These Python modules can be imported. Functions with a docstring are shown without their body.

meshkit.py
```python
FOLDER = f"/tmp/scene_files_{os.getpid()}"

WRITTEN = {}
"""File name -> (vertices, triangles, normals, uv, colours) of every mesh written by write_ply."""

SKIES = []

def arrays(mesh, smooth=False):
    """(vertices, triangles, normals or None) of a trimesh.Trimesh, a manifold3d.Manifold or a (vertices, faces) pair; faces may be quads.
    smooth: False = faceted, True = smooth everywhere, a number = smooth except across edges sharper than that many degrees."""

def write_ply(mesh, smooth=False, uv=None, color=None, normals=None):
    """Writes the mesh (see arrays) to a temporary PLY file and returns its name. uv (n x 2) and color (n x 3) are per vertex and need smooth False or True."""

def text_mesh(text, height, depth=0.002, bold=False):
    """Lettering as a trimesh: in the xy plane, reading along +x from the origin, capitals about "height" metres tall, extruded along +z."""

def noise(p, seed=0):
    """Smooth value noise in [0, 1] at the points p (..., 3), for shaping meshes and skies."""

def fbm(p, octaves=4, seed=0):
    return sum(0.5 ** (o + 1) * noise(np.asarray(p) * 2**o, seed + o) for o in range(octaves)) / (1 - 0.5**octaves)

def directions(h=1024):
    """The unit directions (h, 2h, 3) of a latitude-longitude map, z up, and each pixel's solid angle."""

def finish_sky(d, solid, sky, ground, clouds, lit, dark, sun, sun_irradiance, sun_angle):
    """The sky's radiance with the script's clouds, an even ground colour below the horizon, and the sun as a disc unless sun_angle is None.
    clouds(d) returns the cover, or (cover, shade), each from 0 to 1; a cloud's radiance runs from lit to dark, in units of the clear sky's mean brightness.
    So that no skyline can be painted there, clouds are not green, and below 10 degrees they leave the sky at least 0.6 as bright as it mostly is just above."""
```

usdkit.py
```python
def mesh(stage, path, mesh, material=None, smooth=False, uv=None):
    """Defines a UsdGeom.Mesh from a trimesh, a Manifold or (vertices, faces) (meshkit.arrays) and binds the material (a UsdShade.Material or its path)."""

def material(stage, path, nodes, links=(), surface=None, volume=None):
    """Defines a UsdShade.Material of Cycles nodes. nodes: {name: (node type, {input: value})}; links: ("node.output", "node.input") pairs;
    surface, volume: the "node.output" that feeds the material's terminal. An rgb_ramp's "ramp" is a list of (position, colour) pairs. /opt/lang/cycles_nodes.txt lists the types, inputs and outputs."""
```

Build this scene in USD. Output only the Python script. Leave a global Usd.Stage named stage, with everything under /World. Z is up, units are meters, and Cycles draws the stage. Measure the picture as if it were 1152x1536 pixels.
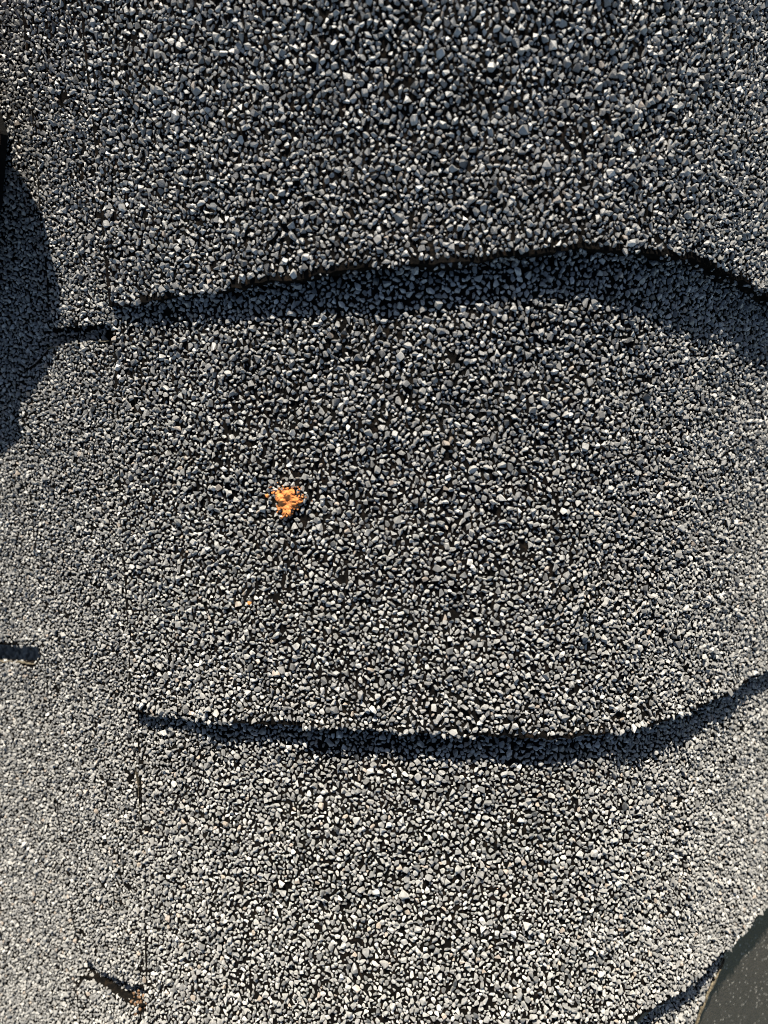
import math
import numpy as np
import trimesh
import shapely
from scipy.spatial import cKDTree, Delaunay
from pxr import Usd, UsdGeom, UsdLux, UsdShade, Gf, Sdf, Vt
import usdkit, meshkit

stage = Usd.Stage.CreateInMemory()
UsdGeom.SetStageUpAxis(stage, UsdGeom.Tokens.z)
UsdGeom.SetStageMetersPerUnit(stage, 1.0)
UsdGeom.Xform.Define(stage, '/World')

# ------------------------------------------------------------------ camera, sky, sun, exposure
D = 0.118                      # camera height over the crest of the ridge
PW, PH = 1152.0, 1536.0        # photograph
F_PX = 1065.0                  # focal length in photograph pixels
EXPOSURE = 1.8
SUN_EL, SUN_AZ, SUN_I, SKY_S = 33.5, -8.0, 1.25, 0.05    # azimuth from +y towards +x

cam = UsdGeom.Camera.Define(stage, '/World/camera')
cam.AddTranslateOp().Set(Gf.Vec3d(0, 0, D))
cam.CreateFocalLengthAttr(26.0 * F_PX / PW)
cam.CreateHorizontalApertureAttr(26.0)
cam.CreateVerticalApertureAttr(26.0 * PH / PW)
cam.CreateClippingRangeAttr(Gf.Vec2f(0.004, 2000.0))
cam.CreateFStopAttr(26.0 * F_PX / PW / 1.1)      # a 1.1 mm lens opening
cam.CreateFocusDistanceAttr(0.135)
cam.CreateExposureAttr(EXPOSURE)

el, az = math.radians(SUN_EL), math.radians(SUN_AZ)
to_sun = np.array([math.cos(el) * math.sin(az), math.cos(el) * math.cos(az), math.sin(el)])
sky = UsdLux.DomeLight.Define(stage, '/World/sky')
sky.GetPrim().SetCustomDataByKey('kind', 'structure')
sky_mat = usdkit.material(stage, '/World/Looks/clear_sky', {
    'sky': ('sky_texture', {'sky_type': 'single_scattering', 'sun_disc': False, 'sun_elevation': el,
                            'sun_rotation': math.atan2(to_sun[0], to_sun[1]), 'altitude': 100.0}),
    'bg': ('background_shader', {'strength': SKY_S})},
    [('sky.color', 'bg.color')], surface='bg.background')
UsdShade.MaterialBindingAPI.Apply(sky.GetPrim()).Bind(sky_mat)
sun = UsdLux.DistantLight.Define(stage, '/World/sun')
sun.CreateIntensityAttr(SUN_I)
sun.CreateAngleAttr(0.5)
sun.CreateNormalizeAttr(True)
sun.CreateColorAttr(Gf.Vec3f(1.0, 0.925, 0.80))
zc = to_sun
xc = np.cross([0, 0, 1.0], zc); xc /= np.linalg.norm(xc)
yc = np.cross(zc, xc)
m4 = np.eye(4); m4[0, :3], m4[1, :3], m4[2, :3] = xc, yc, zc
sun.AddTransformOp().Set(Gf.Matrix4d(*m4.ravel().tolist()))

# ------------------------------------------------------------------ helpers
taken = {}


def numbered(path):
    k = taken.get(path, 0)
    taken[path] = k + 1
    return path if k == 0 else f'{path}_{k:03d}'


def thing(name, label, cat, group=None):
    x = UsdGeom.Xform.Define(stage, numbered('/World/' + name))
    p = x.GetPrim()
    p.SetCustomDataByKey('label', label); p.SetCustomDataByKey('category', cat)
    if group:
        p.SetCustomDataByKey('group', group)
    return str(p.GetPath())


def part(parent, name, mesh, mat, smooth=False, label=None, kind=None):
    path = numbered(f'{parent}/{name}')
    g = usdkit.mesh(stage, path, mesh, mat, smooth=smooth)
    if label:
        g.GetPrim().SetCustomDataByKey('label', label)
    if kind:
        g.GetPrim().SetCustomDataByKey('kind', kind)
    return path


def sstep(a, b, t):
    t = np.clip((t - a) / (b - a), 0, 1)
    return t * t * (3 - 2 * t)


# ------------------------------------------------------------------ materials
def stone_mat(name, c, rough=0.5):
    c = np.array(c)
    return usdkit.material(stage, '/World/Looks/' + name, {
        'g': ('geometry', {}),
        'oi': ('object_info', {}),
        'n': ('noise_texture', {'scale': 1500.0, 'detail': 3.0, 'roughness': 0.6}),
        'r': ('rgb_ramp', {'ramp': [(0.25, tuple(c * 0.62)), (0.5, tuple(c)), (0.75, tuple(np.minimum(c * 1.3, 0.8)))]}),
        'k': ('map_range', {'from_min': 0.0, 'from_max': 1.0, 'to_min': 0.72, 'to_max': 1.22}),
        'h': ('hsv', {}),
        'n2': ('noise_texture', {'scale': 5200.0, 'detail': 2.0}),
        'b': ('bump', {'strength': 0.5, 'distance': 0.00012}),
        'p': ('principled_bsdf', {'roughness': rough, 'specular_ior_level': 0.6, 'diffuse_roughness': 1.0})},
        [('g.position', 'n.vector'), ('n.fac', 'r.fac'), ('r.color', 'h.color'), ('oi.random', 'k.value'), ('k.result', 'h.value'),
         ('h.color', 'p.base_color'), ('g.position', 'n2.vector'), ('n2.fac', 'b.height'), ('b.normal', 'p.normal')], surface='p.BSDF')


TONES = [((0.098, 0.097, 0.094), 0.20), ((0.145, 0.143, 0.137), 0.34), ((0.190, 0.186, 0.176), 0.28),
         ((0.26, 0.254, 0.238), 0.14), ((0.20, 0.170, 0.142), 0.022), ((0.035, 0.036, 0.037), 0.018)]
STONE = [stone_mat(n, c) for n, (c, w) in zip(('slate_stone', 'grey_stone', 'mid_stone', 'pale_stone', 'tan_stone', 'black_stone'), TONES)]

bitumen = usdkit.material(stage, '/World/Looks/bitumen', {
    'g': ('geometry', {}),
    'n': ('noise_texture', {'scale': 900.0, 'detail': 5.0, 'roughness': 0.7}),
    'r': ('rgb_ramp', {'ramp': [(0.3, (0.0025, 0.0025, 0.0025)), (0.55, (0.005, 0.0045, 0.004)), (0.78, (0.022, 0.015, 0.010))]}),
    'b': ('bump', {'strength': 0.8, 'distance': 0.0004}),
    'p': ('principled_bsdf', {'roughness': 0.9, 'specular_ior_level': 0.0})},
    [('g.position', 'n.vector'), ('n.fac', 'r.fac'), ('r.color', 'p.base_color'), ('n.fac', 'b.height'), ('b.normal', 'p.normal')], surface='p.BSDF')

raw_edge = usdkit.material(stage, '/World/Looks/frayed_edge', {
    'g': ('geometry', {}),
    'n': ('noise_texture', {'scale': 1800.0, 'detail': 4.0, 'roughness': 0.7}),
    'r': ('rgb_ramp', {'ramp': [(0.35, (0.012, 0.010, 0.008)), (0.55, (0.09, 0.075, 0.05)), (0.75, (0.24, 0.21, 0.15))]}),
    'b': ('bump', {'strength': 0.8, 'distance': 0.0003}),
    'p': ('principled_bsdf', {'roughness': 0.85, 'specular_ior_level': 0.2})},
    [('g.position', 'n.vector'), ('n.fac', 'r.fac'), ('r.color', 'p.base_color'), ('n.fac', 'b.height'), ('b.normal', 'p.normal')], surface='p.BSDF')

flash_mat = usdkit.material(stage, '/World/Looks/speckled_sheet', {
    'g': ('geometry', {}),
    'n': ('noise_texture', {'scale': 420.0, 'detail': 8.0, 'roughness': 0.75}),
    'r': ('rgb_ramp', {'ramp': [(0.3, (0.017, 0.0148, 0.013)), (0.7, (0.039, 0.0335, 0.029))]}),
    'v': ('voronoi_texture', {'scale': 950.0, 'randomness': 1.0}),
    'vr': ('rgb_ramp', {'ramp': [(0.0, (1, 1, 1)), (0.17, (1, 1, 1)), (0.30, (0, 0, 0)), (1.0, (0, 0, 0))]}),
    'w': ('separate_color', {}),
    'wr': ('math', {'math_type': 'greater_than', 'value2': 0.66}),
    'mul': ('math', {'math_type': 'multiply'}),
    'bw': ('rgb_to_bw', {}),
    'mx': ('mix_color', {'b': (0.36, 0.34, 0.30)}),
    'n2': ('noise_texture', {'scale': 1900.0, 'detail': 5.0}),
    'b': ('bump', {'strength': 1.0, 'distance': 0.0006}),
    'p': ('principled_bsdf', {'roughness': 0.55, 'specular_ior_level': 0.4})},
    [('g.position', 'n.vector'), ('n.fac', 'r.fac'), ('g.position', 'v.vector'), ('v.distance', 'vr.fac'), ('v.color', 'w.color'),
     ('w.r', 'wr.value1'), ('vr.color', 'bw.color'), ('bw.val', 'mul.value1'), ('wr.value', 'mul.value2'), ('mul.value', 'mx.fac'), ('r.color', 'mx.a'),
     ('mx.result', 'p.base_color'), ('g.position', 'n2.vector'), ('n2.fac', 'b.height'), ('b.normal', 'p.normal')], surface='p.BSDF')


def plain(name, ramp, scale, rough=0.7, bump=0.0003, spec=0.4, detail=4.0):
    return usdkit.material(stage, '/World/Looks/' + name, {
        'g': ('geometry', {}),
        'n': ('noise_texture', {'scale': scale, 'detail': detail, 'roughness': 0.65}),
        'r': ('rgb_ramp', {'ramp': ramp}),
        'b': ('bump', {'strength': 0.6, 'distance': bump}),
        'p': ('principled_bsdf', {'roughness': rough, 'specular_ior_level': spec})},
        [('g.position', 'n.vector'), ('n.fac', 'r.fac'), ('r.color', 'p.base_color'), ('n.fac', 'b.height'), ('b.normal', 'p.normal')], surface='p.BSDF')


orange = plain('orange_crust', [(0.25, (0.24, 0.078, 0.020)), (0.5, (0.35, 0.125, 0.035)), (0.78, (0.43, 0.18, 0.062))], 1500.0, 0.9, 0.0002, 0.2)
leather = plain('brown_leather', [(0.3, (0.085, 0.028, 0.016)), (0.7, (0.15, 0.055, 0.03))], 500.0, 0.6, 0.0003)
rubber = plain('black_rubber', [(0.3, (0.003, 0.003, 0.003)), (0.7, (0.006, 0.0058, 0.0055))], 900.0, 0.95, 0.0004, 0.06)
lawn = plain('dry_lawn', [(0.3, (0.035, 0.05, 0.018)), (0.7, (0.075, 0.085, 0.035))], 3.0, 0.9, 0.05, 0.2)
deck_mat = usdkit.material(stage, '/World/Looks/far_shingle', {
    'g': ('geometry', {}),
    'v': ('voronoi_texture', {'scale': 900.0}),
    'w': ('separate_color', {}),
    'r': ('rgb_ramp', {'ramp': [(0.0, (0.04, 0.04, 0.04)), (0.35, (0.13, 0.13, 0.13)), (1.0, (0.3, 0.295, 0.285))]}),
    'i': ('math', {'math_type': 'subtract', 'value1': 1.0}),
    'b': ('bump', {'strength': 1.0, 'distance': 0.0006}),
    'p': ('principled_bsdf', {'roughness': 0.7})},
    [('g.position', 'v.vector'), ('v.color', 'w.color'), ('w.r', 'r.fac'), ('r.color', 'p.base_color'), ('v.distance', 'i.value2'), ('i.value', 'b.height'), ('b.normal', 'p.normal')], surface='p.BSDF')

# ------------------------------------------------------------------ the ridge surface
PITCH = 0.17
SL, XL, WL = 0.62, -0.012, 0.014
SR, XR, WR = 0.92, 0.036, 0.012


def softplus(t):
    return np.logaddexp(0, t)


def H(x, y):
    x, y = np.asarray(x, float), np.asarray(y, float)
    z = -SL * WL * softplus((XL - x) / WL) - SR * WR * softplus((x - XR) / WR) + PITCH * y + 0.42 * np.clip(y, -0.13, 0.13) ** 2
    p = np.stack(np.broadcast_arrays(x * 45.0, y * 45.0, 0 * x + 3.0), -1)
    return z + 0.0016 * (meshkit.fbm(p, 2, 5) - 0.5)


def normal_of(fn, x, y, e=2e-4):
    gx = (fn(x + e, y) - fn(x - e, y)) / (2 * e)
    gy = (fn(x, y + e) - fn(x, y - e)) / (2 * e)
    n = np.stack([-gx, -gy, np.ones_like(gx)], -1)
    return n / np.linalg.norm(n, axis=-1, keepdims=True)


def at(pts, off=0.0):
    """Where the view through photograph pixels meets the ridge surface raised by off: (n, 2) plan coordinates."""
    pts = np.atleast_2d(np.array(pts, float))
    u, v = (pts[:, 0] - PW / 2) / F_PX, (PH / 2 - pts[:, 1]) / F_PX
    lo, hi = np.full(len(pts), 0.03), np.full(len(pts), 0.9)
    for _ in range(50):
        mid = (lo + hi) / 2
        above = D - mid > H(u * mid, v * mid) + off
        lo, hi = np.where(above, mid, lo), np.where(above, hi, mid)
    return np.stack([u * lo, v * lo], 1)


def project(p):
    d = D - p[:, 2]
    return np.stack([PW / 2 + F_PX * p[:, 0] / d, PH / 2 - F_PX * p[:, 1] / d], 1), d


TAU = 0.0035


def tau(x):                                   # the caps stand up most over the crest
    return TAU * (0.38 + 0.62 * sstep(-0.075, 0.0, x))


# lower edges of the caps, as pixels of the photograph on the raised surface; continued sideways
def edge_line(px, left, right, seed):
    e = at(px, TAU * 0.9)
    xs = np.concatenate([[left], e[:, 0], [right]])
    ys = np.concatenate([[e[0, 1]], e[:, 1], [e[-1, 1]]])

    def f(x):
        x = np.asarray(x, float)
        q = np.stack([x * 260.0, 0 * x + seed, 0 * x], -1)
        q2 = np.stack([x * 900.0, 0 * x + seed, 0 * x + 7], -1)
        sm = sum(np.interp(x + d, xs, ys) for d in (-.003, -.0015, 0, .0015, .003)) / 5
        return sm + 0.0005 * (meshkit.noise(q) - 0.5) + 0.0009 * (meshkit.noise(q2) - 0.5)
    return f


EDGE = [
    edge_line([(165, 456), (300, 437), (450, 418), (600, 402), (740, 388), (850, 378), (930, 376), (1000, 384), (1060, 400), (1110, 422), (1152, 450), (1230, 505)], -0.4, 0.4, 1),
    edge_line([(205, 1072), (300, 1082), (430, 1088), (560, 1091), (700, 1101), (800, 1105), (880, 1102), (960, 1089), (1030, 1066), (1090, 1040), (1152, 1003), (1240, 950)], -0.4, 0.4, 2),
    edge_line([(225, 1690), (500, 1705), (700, 1660), (850, 1572), (905, 1540), (960, 1520), (1000, 1503), (1030, 1483), (1055, 1458), (1078, 1432)], -0.4, 0.4, 3),
    lambda x: 0 * np.asarray(x, float) - 0.192,
]
EXPO = 0.074


def cap_height(i):
    def f(x, y):
        yb = EDGE[i](x)
        t = 1 - (y - yb) / EXPO
        h = H(x, y) + tau(x) * np.clip(t, -1.0, 1.02)
        if i == 0:
            h = h + 0.0011 * sstep(0.035, 0.085, x) * sstep(0.05, 0.0, y - yb)
        if i == 1:
            h = h + 0.0006 * sstep(0.02, 0.07, x) * sstep(0.05, 0.0, y - yb)
        p = np.stack(np.broadcast_arrays(x * 120.0, y * 120.0, 0 * x + 11.0 * i), -1)
        return h + 0.0015 * (meshkit.fbm(p, 2, 9) - 0.5)
    return f


def flat_height(off, seed):
    def f(x, y):
        p = np.stack(np.broadcast_arrays(x * 110.0, y * 110.0, 0 * x + seed), -1)
        return H(x, y) + off + 0.0006 * (meshkit.fbm(p, 2, 21) - 0.5)
    return f


# ------------------------------------------------------------------ outlines
def jitter(poly, amp, step, seed):
    """Boundary resampled every step, ragged by amp."""
    ring = poly.exterior
    n = int(ring.length / step)
    p = np.array([ring.interpolate(i / n, normalized=True).coords[0] for i in range(n)])
    q = np.c_[p * 500.0, np.full(n, seed)]
    return shapely.Polygon(p + amp * (np.c_[meshkit.noise(q), meshkit.noise(q + 31.7)] - 0.5)).buffer(0)


def cap_outline(i, left_px, right_px, top_y):
    left = at(left_px, 0.001)[::-1]           # bottom to top
    x0 = left[0, 0]
    if right_px is not None:
        right = at(right_px, 0.001)           # bottom to top
        x1 = right[0, 0]
    else:
        right, x1 = np.array([[0.16, top_y]]), 0.16
    xs = np.arange(x0, x1, 0.0008)
    low = np.c_[xs, EDGE[i](xs)]
    left = left[left[:, 1] > low[0, 1] + 0.0005]
    right = right[right[:, 1] > low[-1, 1] + 0.0005]
    up_left = np.array([[left[-1, 0], top_y]]) if left[-1, 1] < top_y else np.zeros((0, 2))
    up_right = np.array([[0.16, top_y]])
    pts = np.vstack([low, right, up_right, up_left, left[::-1]])
    return shapely.Polygon(pts).buffer(0)


def biggest(g):
    return max(getattr(g, 'geoms', [g]), key=lambda s: s.area)


def px_poly(px, off):
    return shapely.Polygon(at(px, off)).buffer(0)


CAPS = [
    biggest(cap_outline(0, [(60, -260), (118, 0), (140, 200), (158, 380), (166, 458)], None, 0.16)),
    biggest(cap_outline(1, [(166, 400), (168, 520), (176, 700), (188, 900), (201, 1071)], None, EDGE[0](0.0) + 0.03)),
    biggest(cap_outline(2, [(200, 1000), (204, 1120), (210, 1250), (216, 1400), (222, 1500), (226, 1688)], [(1079, 1431), (1100, 1413), (1130, 1375), (1153, 1344), (1210, 1280), (1260, 1235)], EDGE[1](0.0) + 0.03)),
    biggest(cap_outline(3, [(222, 1400), (226, 1600), (230, 1750)], [(1010, 1640), (1044, 1540), (1062, 1497), (1086, 1448), (1104, 1405), (1150, 1340), (1240, 1240)], EDGE[2](0.0) + 0.03)),
]
STRIP_OFF, LOW_OFF = -0.0014, -0.0040
TABS = [   # the upper course on the left slope: tabs with slots between them
    px_poly([(-20, -420), (38, 60), (50, 200), (60, 330), (70, 420), (74, 488), (110, 489), (162, 485), (330, 470), (330, -420)], STRIP_OFF),
    px_poly([(330, 505), (165, 511), (110, 516), (72, 523), (52, 545), (29, 563), (34, 640), (46, 760), (58, 900), (72, 1050), (86, 1220), (98, 1330), (122, 1437), (160, 1458), (215, 1484), (330, 1540)], STRIP_OFF),
    px_poly([(330, 1578), (216, 1516), (185, 1499), (160, 1481), (140, 1470), (124, 1463), (114, 1482), (128, 1600), (140, 1850), (330, 1850)], STRIP_OFF),
]
LOW = [    # the course below it
    px_poly([(-420, -420), (-420, 958), (-20, 966), (30, 968), (57, 970), (60, 985), (160, 985), (160, -420)], LOW_OFF),
    px_poly([(160, 986), (59, 986), (53, 996), (30, 994), (-20, 992), (-420, 986), (-420, 1850), (230, 1850), (230, 986)], LOW_OFF),
]


def slab(poly, fn, thick, step=0.0014, seed=0, amp=0.0003, rag=0.0012):
    poly = biggest(jitter(poly, amp, step * 0.6, seed))
    ring = poly.exterior
    n = int(ring.length / (step * 0.6))
    b = np.array([ring.interpolate(i / n, normalized=True).coords[0] for i in range(n)])
    if not shapely.LinearRing(b).is_ccw:
        b = b[::-1]
    x0, y0, x1, y1 = poly.bounds
    gx, gy = np.meshgrid(np.arange(x0, x1, step), np.arange(y0, y1, step))
    g = np.c_[gx.ravel(), gy.ravel()]
    inner = poly.buffer(-step * 0.6)
    g = g[shapely.contains_xy(inner, g[:, 0], g[:, 1])]
    v2 = np.vstack([b, g])
    tri = Delaunay(v2).simplices
    c = v2[tri].mean(1)
    tri = tri[shapely.contains_xy(poly, c[:, 0], c[:, 1])]
    a = v2[tri]
    flip = np.cross(a[:, 1] - a[:, 0], a[:, 2] - a[:, 0]) < 0
    tri[flip] = tri[flip][:, ::-1]
    z = fn(v2[:, 0], v2[:, 1])
    nv = normal_of(fn, v2[:, 0], v2[:, 1])
    top = np.c_[v2, z]
    bot = top - nv * thick
    i = np.arange(n); j = (i + 1) % n; N = len(v2)
    # the cut edge: four rows of ragged bitumen
    tg = np.roll(b, -1, 0) - np.roll(b, 1, 0)
    out = np.c_[tg[:, 1], -tg[:, 0]] / np.maximum(np.linalg.norm(tg, axis=1, keepdims=True), 1e-9)
    rows, at_row = [], [i]
    for k in (1, 2, 3):
        w = top[:n] * (1 - k / 4) + bot[:n] * (k / 4)
        w[:, :2] += out * (rag * (meshkit.fbm(np.c_[w[:, :2] * 900.0, np.full(n, k * 0.7 + seed)], 2, 4) - 0.55))[:, None]
        rows.append(w); at_row.append(2 * N + (k - 1) * n + i)
    at_row.append(i + N)
    q = []
    for a_, b_ in zip(at_row[:-1], at_row[1:]):
        q += [np.c_[a_, b_, a_[j]], np.c_[a_[j], b_, b_[j]]]
    f = np.vstack([tri, tri[:, ::-1] + N] + q)
    return trimesh.Trimesh(np.vstack([top, bot] + rows), f, process=False), poly


# ------------------------------------------------------------------ stone granules
rng = np.random.default_rng(20240)
SHAPES = []
for k in range(21):
    p = rng.normal(size=(rng.integers(9, 15), 3))
    p /= np.linalg.norm(p, axis=1, keepdims=True)
    p *= rng.uniform(0.75, 1.08, (len(p), 1))
    h = trimesh.convex.convex_hull(p)
    if k % 3 == 0:
        h = h.subdivide()
        trimesh.smoothing.filter_laplacian(h, lamb=0.22, iterations=1)
    v = np.array(h.vertices)
    v *= np.array([1.0, rng.uniform(0.5, 0.95), rng.uniform(0.55, 0.95)])
    v /= np.abs(v[:, :2]).max()
    SHAPES.append((v, np.array(h.faces)))


PACK = 0.70


WORN = [(*at([(px, py)], 0.003)[0], rad * 0.00012) for px, py, rad in (
    (432, 885, 58), (640, 1045, 50), (570, 632, 24), (525, 230, 20), (720, 130, 60), (1000, 690, 40), (880, 560, 28), (330, 690, 34),
    (780, 820, 36), (240, 1210, 26), (700, 1230, 40), (880, 1340, 36), (480, 1290, 40), (300, 250, 30), (860, 200, 50), (60, 1395, 22), (190, 760, 30))]


def scatter(poly, fn, seed, hide=None, scale=1.0):
    """Granules packed over poly: position, radius, normal. Larger ones first, smaller ones in the gaps."""
    r = np.random.default_rng(seed)
    x0, y0, x1, y1 = poly.bounds
    keep, rad = np.zeros((0, 3)), np.zeros(0)
    voids = np.c_[r.uniform(x0, x1, 130), r.uniform(y0, y1, 130)]
    vr = r.uniform(0.0003, 0.0009, 130)
    grid = (x1 - x0) * (y1 - y0)
    for lo, hi, per, gap in ((0.00078, 0.00096, 0.05e6, 1.0), (0.00064, 0.00078, 0.35e6, 1.0), (0.00052, 0.00064, 1.4e6, 1.0), (0.00040, 0.00052, 2.8e6, 1.0), (0.00028, 0.00040, 3.8e6, 1.0), (0.00019, 0.00028, 1.2e6, 1.0)):
        lo, hi = lo * scale, hi * scale
        n = int(grid * per / scale ** 2)
        for part_ in range(2):
            p = np.c_[r.uniform(x0, x1, n // 2), r.uniform(y0, y1, n // 2)]
            rr = r.uniform(lo, hi, len(p))
            ok = shapely.contains_xy(poly, p[:, 0], p[:, 1])
            if hide is not None:
                ok &= ~shapely.contains_xy(hide, p[:, 0], p[:, 1])
            p, rr = p[ok], rr[ok]
            z = fn(p[:, 0], p[:, 1])
            q, d = project(np.c_[p, z])
            ok = (q[:, 0] > -380) & (q[:, 0] < PW + 380) & (q[:, 1] > -380) & (q[:, 1] < PH + 380)
            ok &= (cKDTree(voids).query(p)[0] > vr[cKDTree(voids).query(p)[1]])
            p, rr, z = p[ok], rr[ok], z[ok]
            bare = (shapely.distance(poly.exterior, shapely.points(p)) < 0.0009) & (meshkit.noise(np.c_[p * 150.0, np.full(len(p), seed)], 17) > 0.46)
            thin = 0.62 * sstep(0.5, 0.70, meshkit.fbm(np.c_[p * 75.0, np.full(len(p), 2.5)], 3, 33))
            for wx, wy, wr in WORN:
                thin = np.maximum(thin, 0.70 * sstep(1.0, 0.25, np.hypot(p[:, 0] - wx, p[:, 1] - wy) / wr * (0.6 + 0.8 * meshkit.noise(np.c_[p * 500.0, np.full(len(p), 5.0)], 41))))
            bare |= meshkit.noise(np.c_[p * 2600.0, np.full(len(p), 1.5)], 51) * 0.5 + 0.5 * r.uniform(0, 1, len(p)) < thin * 0.8
            p, rr, z = p[~bare], rr[~bare], z[~bare]
            P = np.c_[p, z]
            if len(keep):
                dd, ii = cKDTree(keep).query(P, k=6)
                ok = ((dd - gap * (rad[np.minimum(ii, len(rad) - 1)] + rr[:, None]) * PACK) > 0).all(1)
                P, rr = P[ok], rr[ok]
            if not len(P):
                continue
            alive = np.ones(len(P), bool)
            pairs = cKDTree(P).query_pairs(2 * hi, output_type='ndarray')
            pairs = pairs[np.lexsort((pairs[:, 1], pairs[:, 0]))]
            dist = np.linalg.norm(P[pairs[:, 0]] - P[pairs[:, 1]], axis=1)
            for a, b in pairs[dist < gap * PACK * (rr[pairs[:, 0]] + rr[pairs[:, 1]])]:
                if alive[a] and alive[b]:
                    alive[b] = False
            keep, rad = np.vstack([keep, P[alive]]), np.r_[rad, rr[alive]]
    nrm = normal_of(fn, keep[:, 0], keep[:, 1])
    return keep, rad, nrm


def rotations(nrm, r):
    """One rotation matrix per granule: flat side roughly along the surface, spun and tilted at random."""
    n = len(nrm)
    spin, tilt, ta = r.uniform(0, 2 * np.pi, n), np.abs(r.normal(0, 0.6, n)), r.uniform(0, 2 * np.pi, n)
    up = np.tile([0, 0, 1.0], (n, 1))
    a = np.cross(nrm, np.array([0, 1.0, 0])); a /= np.linalg.norm(a, axis=1, keepdims=True)
    b = np.cross(nrm, a)
    up = nrm * np.cos(tilt)[:, None] + (a * np.cos(ta)[:, None] + b * np.sin(ta)[:, None]) * np.sin(tilt)[:, None]
    s = a * np.cos(spin)[:, None] + b * np.sin(spin)[:, None]
    s -= up * (s * up).sum(1)[:, None]; s /= np.linalg.norm(s, axis=1, keepdims=True)
    t = np.cross(up, s)
    return np.stack([s, t, up], 2)            # columns


def quats(R):
    from scipy.spatial.transform import Rotation
    return Rotation.from_matrix(R).as_quat()  # x y z w


WEIGHTS = np.array([w for _, w in TONES]); WEIGHTS = WEIGHTS / WEIGHTS.sum()


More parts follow.
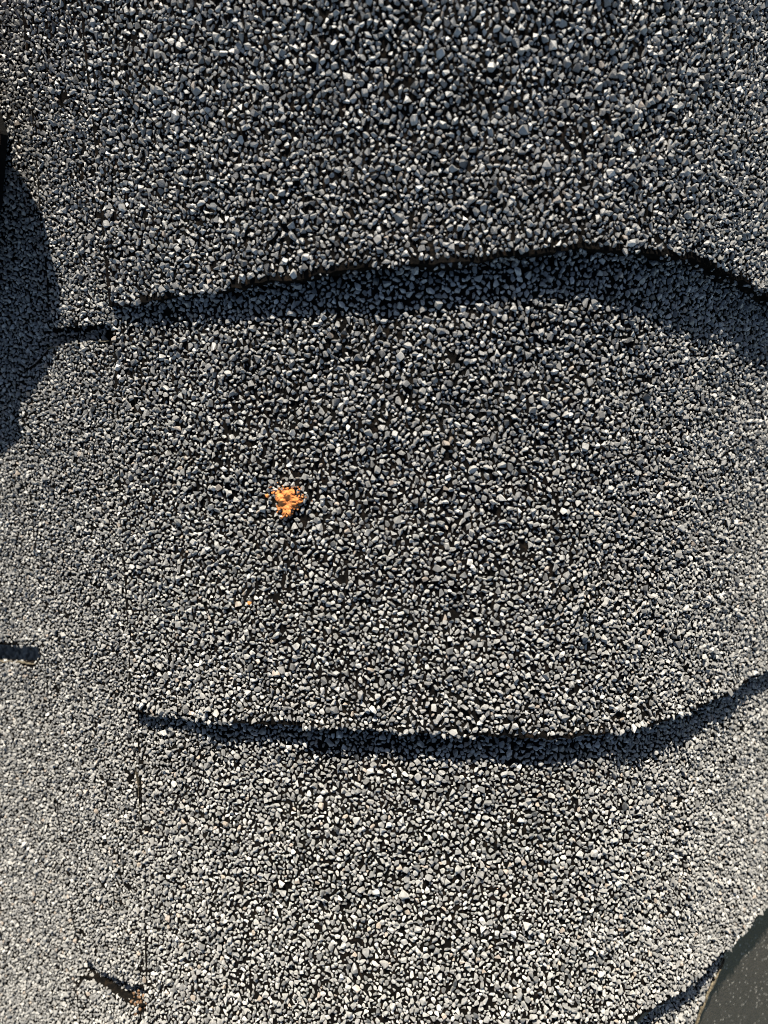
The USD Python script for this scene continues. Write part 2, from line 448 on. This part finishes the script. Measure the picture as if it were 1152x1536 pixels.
def coat(parent, poly, fn, seed, hide=None, singles=0, wall=True, scale=1.0):
    r = np.random.default_rng(seed + 500)
    P, rad, nrm = scatter(poly, fn, seed, hide, scale)
    R = rotations(nrm, r)
    P = P + nrm * (rad * r.uniform(0.0, 0.6, len(P)))[:, None]
    if wall:                                  # loose granules stuck to the cut edge
        ring = poly.exterior
        n = int(ring.length / 0.0011)
        e = np.array([ring.interpolate(t * ring.length).coords[0] for t in r.uniform(0, 1, n)])
        E = np.c_[e, fn(e[:, 0], e[:, 1]) - r.uniform(0.0004, 0.0030, n) * r.uniform(0.4, 1, n)]
        q, d = project(E)
        E = E[(q[:, 0] > -380) & (q[:, 0] < PW + 380) & (q[:, 1] > -380) & (q[:, 1] < PH + 380)]
        P = np.vstack([P, E]); rad = np.r_[rad, r.uniform(0.0002, 0.00055, len(E))]
        R = np.concatenate([R, rotations(np.tile([0, 0, 1.0], (len(E), 1)), r)])
    shape = r.integers(0, len(SHAPES), len(P))
    tone = r.choice(len(TONES), len(P), p=WEIGHTS)
    q, d = project(P)
    size = rad / d
    seen = (q[:, 0] > 6) & (q[:, 0] < PW - 6) & (q[:, 1] > 6) & (q[:, 1] < PH - 6)
    order = np.argsort(-(size * seen))
    one = order[:singles]
    for k in one:
        v = SHAPES[shape[k]][0] * rad[k] @ R[k].T + P[k]
        part(parent, 'granule', (v, SHAPES[shape[k]][1]), STONE[tone[k]], smooth=20)
    rest = np.setdiff1d(np.arange(len(P)), one)
    path = numbered(parent + '/granule_coat')
    pi = UsdGeom.PointInstancer.Define(stage, path)
    pi.GetPrim().SetCustomDataByKey('kind', 'stuff')
    protos = []
    for s in range(len(SHAPES)):
        for t in range(len(TONES)):
            pp = f'{path}/stone_{s * len(TONES) + t:03d}'
            usdkit.mesh(stage, pp, SHAPES[s], STONE[t], smooth=20)
            protos.append(Sdf.Path(pp))
    pi.CreatePrototypesRel().SetTargets(protos)
    pi.CreateProtoIndicesAttr(Vt.IntArray.FromNumpy((shape[rest] * len(TONES) + tone[rest]).astype(np.int32)))
    pi.CreatePositionsAttr(Vt.Vec3fArray.FromNumpy(P[rest].astype(np.float32)))
    pi.CreateScalesAttr(Vt.Vec3fArray.FromNumpy(np.repeat(rad[rest][:, None], 3, 1).astype(np.float32)))
    Q = quats(R[rest])
    pi.CreateOrientationsAttr(Vt.QuathArray([Gf.Quath(float(w), float(x), float(y), float(z)) for x, y, z, w in Q]))
    return len(P)


# ------------------------------------------------------------------ ground and roof
gr = usdkit.mesh(stage, '/World/ground', ([[-400, -400, -4.0], [400, -400, -4.0], [400, 400, -4.0], [-400, 400, -4.0]], [[0, 1, 2, 3]]), lawn)
gr.GetPrim().SetCustomDataByKey('kind', 'structure')

roof = thing('shingle_roof', 'grey mineral-granule shingle roof with overlapping caps bent over its ridge, filling the photo', 'roof')
stage.GetPrimAtPath(roof).SetCustomDataByKey('kind', 'thing')

# the slopes under and beyond the shingles
xs = np.r_[np.linspace(-1.6, -0.2, 12), np.linspace(-0.19, 0.19, 60), np.linspace(0.2, 1.6, 12)]
ys = np.linspace(-1.5, 1.5, 31)
X, Y = np.meshgrid(xs, ys, indexing='ij')
Z = H(X, Y) - 0.0125
idx = np.arange(X.size).reshape(X.shape)
quad = np.stack([idx[:-1, :-1], idx[1:, :-1], idx[1:, 1:], idx[:-1, 1:]], -1).reshape(-1, 4)
top = np.c_[X.ravel(), Y.ravel(), Z.ravel()]
rim = np.r_[idx[:, 0], idx[-1, 1:], idx[-2::-1, -1], idx[0, -2:0:-1]]
nv = len(top)
f = [np.vstack([quad[:, [0, 1, 2]], quad[:, [0, 2, 3]]])]
f.append(f[0][:, ::-1] + nv)
rj = np.roll(rim, -1)
f.append(np.r_[np.c_[rim, rim + nv, rj], np.c_[rj, rim + nv, rj + nv]])
part(roof, 'roof_deck', trimesh.Trimesh(np.vstack([top, top - [0, 0, 0.03]]), np.vstack(f), process=False), deck_mat, smooth=40)

# smooth speckled sheet beyond the right edge of the caps
flash = px_poly([(700, 1700), (830, 1560), (960, 1300), (1010, 1150), (1600, 1150), (1700, 1500), (1500, 1900), (700, 1900)], -0.006)
fy = at([(1152, 1345), (1100, 1425), (1070, 1480)], 0.0)[:, 1]
def sheet(x, y):
    k = np.interp(y, [fy[1], fy[0]], [0.0, 1.0])
    return k * (cap_height(2)(x, y) - 0.0010) + (1 - k) * (H(x, y) - 0.0040)


msh, _ = slab(flash, sheet, 0.0015, 0.004, 77, 0.0)
part(roof, 'flashing', msh, flash_mat, smooth=40, label='smooth dark brown-grey sheet with pale specks at the lower right corner')

total = 0
# lower course, upper course (left slope)
for k, poly in enumerate(LOW):
    fn = flat_height(LOW_OFF, 40.0 + k)
    msh, pl = slab(poly, fn, 0.0022, 0.0016, 100 + k)
    pth = part(roof, 'shingle_tab', msh, bitumen, label=('lower-course tab at the left edge, partly in the boot shadow', 'lower-course tab below the dark slot at the left edge')[k])
    hide = shapely.union_all([jitter(t.buffer(0.0006), 0.0012, 0.0009, 60 + k) for t in TABS] + [c.buffer(-0.004) for c in CAPS])
    total += coat(pth, pl.buffer(0.00015), fn, 11 + k, hide, 0, scale=0.86)
for k, poly in enumerate(TABS):
    fn = flat_height(STRIP_OFF, 50.0 + k)
    msh, pl = slab(poly, fn, 0.0022, 0.0014, 110 + k)
    pth = part(roof, 'shingle_tab', msh, bitumen, label=('upper-course tab at the top left, above the slot', 'long upper-course tab left of the caps', 'upper-course tab at the lower left corner')[k])
    hide = shapely.union_all([jitter(c.buffer(0.00035), 0.0012, 0.0009, 70 + j) for j, c in enumerate(CAPS)])
    total += coat(pth, pl.buffer(0.00015), fn, 21 + k, hide, 0, scale=0.86)
# ridge caps
names = ['topmost cap, nearest the camera and soft in focus', 'middle cap with the orange crumbs on it', 'lower cap in full sun', 'lowest cap, only a shaded sliver at the lower right']
for i, poly in enumerate(CAPS):
    fn = cap_height(i)
    msh, pl = slab(poly, fn, 0.0036, 0.0014, 120 + i, 0.0002)
    pth = part(roof, 'ridge_cap', msh, bitumen, label=names[i])
    hide = CAPS[i - 1].buffer(-0.004) if i else None
    total += coat(pth, pl.buffer(0.00015), fn, 31 + i, hide, 300 if i < 3 else 0, scale=0.95)
print('granules', total)



# frayed, pale raw edges where a cut edge catches the sun
def ribbon(parent, px, off, wide, seed):
    c = at(px, off)
    ln = shapely.LineString(c)
    n = max(8, int(ln.length / 0.0003))
    p = np.array([ln.interpolate(i / (n - 1), normalized=True).coords[0] for i in range(n)])
    tg = np.gradient(p, axis=0); tg /= np.linalg.norm(tg, axis=1, keepdims=True)
    nm = np.c_[-tg[:, 1], tg[:, 0]]
    q = np.c_[p * 1400.0, np.full(n, seed)]
    w = wide * np.sin(np.linspace(0.05, np.pi - 0.05, n)) ** 0.4 * np.clip(2.6 * meshkit.fbm(q * 0.7, 3, 3) - 0.85, 0.04, 1.0)
    mid = p + nm * (wide * 0.8 * (meshkit.noise(q * 0.4, 9) - 0.5))[:, None]
    rows = []
    for s_, lift in ((-1, -0.0008), (-0.6, 0.0001), (0.6, 0.0001), (1, -0.0008)):
        xy = mid + nm * (s_ * w / 2)[:, None]
        rows.append(np.c_[xy, H(xy[:, 0], xy[:, 1]) + off + lift + 0.0003 * (meshkit.noise(q * 1.3, 5) - 0.5)])
    v = np.vstack(rows); i = np.arange(n - 1); f = []
    for a_, b_ in ((0, 1), (1, 2), (2, 3), (3, 0)):
        f += [np.c_[a_ * n + i, b_ * n + i, a_ * n + i + 1], np.c_[a_ * n + i + 1, b_ * n + i, b_ * n + i + 1]]
    part(parent, 'frayed_edge', trimesh.Trimesh(v, np.vstack(f), process=False), raw_edge, smooth=40)


CAP_PATH = f'{roof}/ridge_cap'
ribbon(CAP_PATH + '_002', [(203, 1152), (207, 1180), (209, 1215), (210, 1232)], -0.0002, 0.0007, 1)
ribbon(CAP_PATH + '_002', [(1078, 1436), (1100, 1412), (1130, 1374), (1156, 1340)], 0.0012, 0.0006, 2)
ribbon(CAP_PATH + '_003', [(1042, 1550), (1060, 1499), (1076, 1466), (1088, 1440)], 0.0002, 0.0010, 3)
ribbon(f'{roof}/shingle_tab_003', [(70, 523), (108, 516), (164, 511)], STRIP_OFF + 0.0002, 0.0005, 4)
ribbon(f'{roof}/shingle_tab_001', [(-10, 992), (25, 994), (54, 997)], LOW_OFF + 0.0003, 0.0006, 5)

# ------------------------------------------------------------------ orange crumbs on the middle cap
def crumb_mesh(r, n=10):
    p = r.normal(size=(n, 3)); p /= np.linalg.norm(p, axis=1, keepdims=True)
    return trimesh.convex.convex_hull(p * r.uniform(0.6, 1.1, (n, 1)))


def set_down(px, py, lift=0.0006):
    c = at([(px, py)], 0.003)[0]
    z = float(cap_height(1)(np.array([c[0]]), np.array([c[1]]))[0])
    return np.array([c[0], c[1], z + lift])


r = np.random.default_rng(8)
c0 = set_down(430, 751, 0.0)
heap = thing('orange_crumb_heap', 'crumbly bright orange lump lying on the middle ridge cap, the largest orange spot', 'crumb heap')
def heap_rim(ang):
    return 0.00268 * (1 + 0.17 * np.sin(3 * ang + 0.6) + 0.13 * np.sin(5 * ang + 2.0) + 0.34 * (meshkit.noise(np.stack([np.cos(ang) * 4 + 9, np.sin(ang) * 4 + 9, 0 * ang], -1), 3) - 0.5))


G = 110
gx, gy = np.meshgrid(np.linspace(-0.0034, 0.0034, G), np.linspace(-0.0034, 0.0034, G), indexing='ij')
gr_, ga = np.hypot(gx, gy), np.arctan2(gy, gx)
t = gr_ / heap_rim(ga)
pp = np.stack([gx * 1500, gy * 1500, 0 * gx], -1)
hz = 0.00105 * np.sqrt(np.clip(1 - t ** 2, 0, 1)) + 0.0009 * (meshkit.fbm(pp, 3, 2) - 0.5) + 0.0007 * (meshkit.noise(pp * 0.55, 6) - 0.5)
hz -= 0.0005 * np.exp(-((gx - 0.0002) ** 2 + (gy - 0.0001) ** 2) / 0.0007 ** 2)
zz = cap_height(1)(c0[0] + gx, c0[1] + gy) + 0.00055 + hz
inside = (t < 1.0 - 0.35 * meshkit.noise(pp * 0.8, 8) * (t > 0.6))
ids = np.arange(G * G).reshape(G, G)
cell = inside[:-1, :-1] & inside[1:, :-1] & inside[1:, 1:] & inside[:-1, 1:]
q = np.stack([ids[:-1, :-1], ids[1:, :-1], ids[1:, 1:], ids[:-1, 1:]], -1)[cell]
tv = np.c_[(c0[0] + gx).ravel(), (c0[1] + gy).ravel(), zz.ravel()]
ff = np.vstack([q[:, [0, 1, 2]], q[:, [0, 2, 3]]])
ed = np.vstack([ff[:, [0, 1]], ff[:, [1, 2]], ff[:, [2, 0]]])
und = {tuple(x) for x in ed.tolist()}
rim_e = np.array([x for x in ed.tolist() if (x[1], x[0]) not in und])
N = len(tv)
ff = np.vstack([ff, ff[:, ::-1] + N, np.c_[rim_e[:, 0], rim_e[:, 0] + N, rim_e[:, 1]], np.c_[rim_e[:, 1], rim_e[:, 0] + N, rim_e[:, 1] + N]])
core = trimesh.Trimesh(np.vstack([tv, tv - [0, 0, 0.0012]]), ff, process=False)
core.remove_unreferenced_vertices()
part(heap, 'crust', core, orange, smooth=25)
lumps = []
for k in range(80):
    ang = r.uniform(0, 2 * np.pi)
    rr = float(heap_rim(np.array(ang))) * (r.uniform(0.5, 1.05) if k % 4 else r.uniform(0.85, 1.25))
    s_ = 0.0001 + 0.0003 * r.uniform() ** 2
    x, y = c0[0] + rr * math.cos(ang), c0[1] + rr * math.sin(ang)
    z = float(cap_height(1)(np.array([x]), np.array([y]))[0]) + 0.00075 + r.uniform(0, 0.00055)
    m = crumb_mesh(r); m.apply_scale(s_); m.vertices *= [1, 1, 0.8]; m.apply_translation([x, y, z])
    lumps.append(m)
part(heap, 'loose_crumbs', trimesh.util.concatenate(lumps), orange, smooth=False, kind='stuff')
for px, py, s, lab in ((400, 743, 0.00052, 'square orange chip just left of the orange lump'), (375, 904, 0.00055, 'tiny orange crumb alone below the orange lump')):
    m = crumb_mesh(r, 12); m.apply_scale(s); m.vertices *= [1, 1, 0.7]; m.apply_translation(set_down(px, py, 0.0016))
    t = numbered('/World/orange_crumb')
    g = usdkit.mesh(stage, t, m, orange)
    g.GetPrim().SetCustomDataByKey('label', lab); g.GetPrim().SetCustomDataByKey('category', 'crumb')

soil = plain('brown_soil', [(0.3, (0.05, 0.03, 0.018)), (0.7, (0.17, 0.10, 0.055))], 1500.0, 0.9, 0.0002, 0.2)
bits = []
for k in range(34):
    p = at([(208 + r.normal(0, 9), 1500 + r.normal(0, 8))], 0.0)[0]
    m = crumb_mesh(r); m.apply_scale(r.uniform(0.00018, 0.0005)); m.apply_translation([p[0], p[1], float(H(p[0], p[1])) - 0.0006 + r.uniform(0, 0.0008)])
    bits.append(m)
g = usdkit.mesh(stage, '/World/soil_debris', trimesh.util.concatenate(bits), soil)
for k_, v_ in (('kind', 'stuff'), ('label', 'brown soil crumbs caught in the notch near the lower left corner'), ('category', 'debris')):
    g.GetPrim().SetCustomDataByKey(k_, v_)

# ------------------------------------------------------------------ boot standing at the left, only its toe in the picture
boot = thing('boot', 'reddish brown leather boot whose toe just enters at the left edge', 'boot')
c = at([(9, 225)], LOW_OFF + 0.012)[0]
base = np.array([c[0], c[1], float(H(c[0], c[1])) + LOW_OFF + 0.0012])
n = normal_of(lambda x, y: H(np.array([x]), np.array([y]))[0], base[0], base[1], 0.01)
n = np.asarray(n).reshape(3)
fwd = np.array([1.0, 0, 0]); fwd -= n * (fwd @ n); fwd /= np.linalg.norm(fwd)
side = np.cross(n, fwd)
B = np.stack([fwd, side, n], 1)
L = 0.28


def half_width(s):                             # s: distance back from the toe tip
    t = np.clip(s / L, 0, 1)
    w = 0.042 * np.sqrt(np.clip(1 - (1 - np.clip(s / 0.09, 0, 1)) ** 2, 0, 1))
    return w * (1 - 0.26 * sstep(0.35, 0.65, t)) * np.sqrt(np.clip((1 - t) * 9, 0, 1))


ss = np.r_[np.linspace(0.0, 0.05, 14) ** 1.0, np.linspace(0.06, L, 24)]
ring_v, K = [], 28
for s in ss:
    w = max(float(half_width(s)) - 0.002, 0.0008)
    t = s / L
    rise = math.sqrt(max(0.0, 1 - (1 - min(s / 0.045, 1.0)) ** 2))
    z_lo = 0.014 - 0.010 * rise
    z_hi = 0.016 + 0.004 * rise + 0.045 * float(sstep(0.22, 0.55, t)) + 0.07 * float(sstep(0.5, 0.75, t))
    for k in range(K):
        a = 2 * math.pi * k / K
        ca, sa = math.cos(a), math.sin(a)
        zz_ = z_lo + (z_hi - z_lo) * (0.5 + 0.5 * np.sign(sa) * abs(sa) ** 0.8)
        ring_v.append([-s, w * np.sign(ca) * abs(ca) ** 0.75, zz_])
ring_v = np.array(ring_v)
fs = []
for a in range(len(ss) - 1):
    for k in range(K):
        k2 = (k + 1) % K
        fs += [[a * K + k, (a + 1) * K + k, a * K + k2], [a * K + k2, (a + 1) * K + k, (a + 1) * K + k2]]
fs += [[0, k, k + 1] for k in range(1, K - 1)]
e0 = (len(ss) - 1) * K
fs += [[e0, e0 + k + 1, e0 + k] for k in range(1, K - 1)]
s2 = np.linspace(0.0, L, 60)
hw = half_width(s2)
out = shapely.Polygon(np.r_[np.c_[-s2, hw], np.c_[-s2[::-1], -hw[::-1]]]).buffer(0.0)
so = trimesh.creation.extrude_polygon(biggest(out), 0.007, engine='earcut')
for _ in range(3):                             # slide the boot back until its toe only just enters the view
    far_v = ring_v @ B.T + base
    pq, pd = project(far_v)
    base = base - fwd * ((pq[:, 0].max() - 4.0) / F_PX * pd[pq[:, 0].argmax()]) - np.array([0, 1.0, 0]) * ((215 - pq[pq[:, 0].argmax(), 1]) / F_PX * pd[pq[:, 0].argmax()])
    base[2] = float(H(base[0], base[1])) + LOW_OFF + 0.0012
up = trimesh.Trimesh(ring_v @ B.T + base, fs, process=False)
trimesh.repair.fix_normals(up)
part(boot, 'upper', up, leather, smooth=50)
lip = np.array(so.vertices)                    # the black rubber toe rand stands out in front of the leather
for _ in range(4):
    w_ = lip @ B.T + base
    pq, pd = project(w_)
    lip[:, 0] += (10.0 - pq[:, 0].max()) / F_PX * pd[pq[:, 0].argmax()]
so.vertices = lip @ B.T + base
part(boot, 'sole', so, rubber)
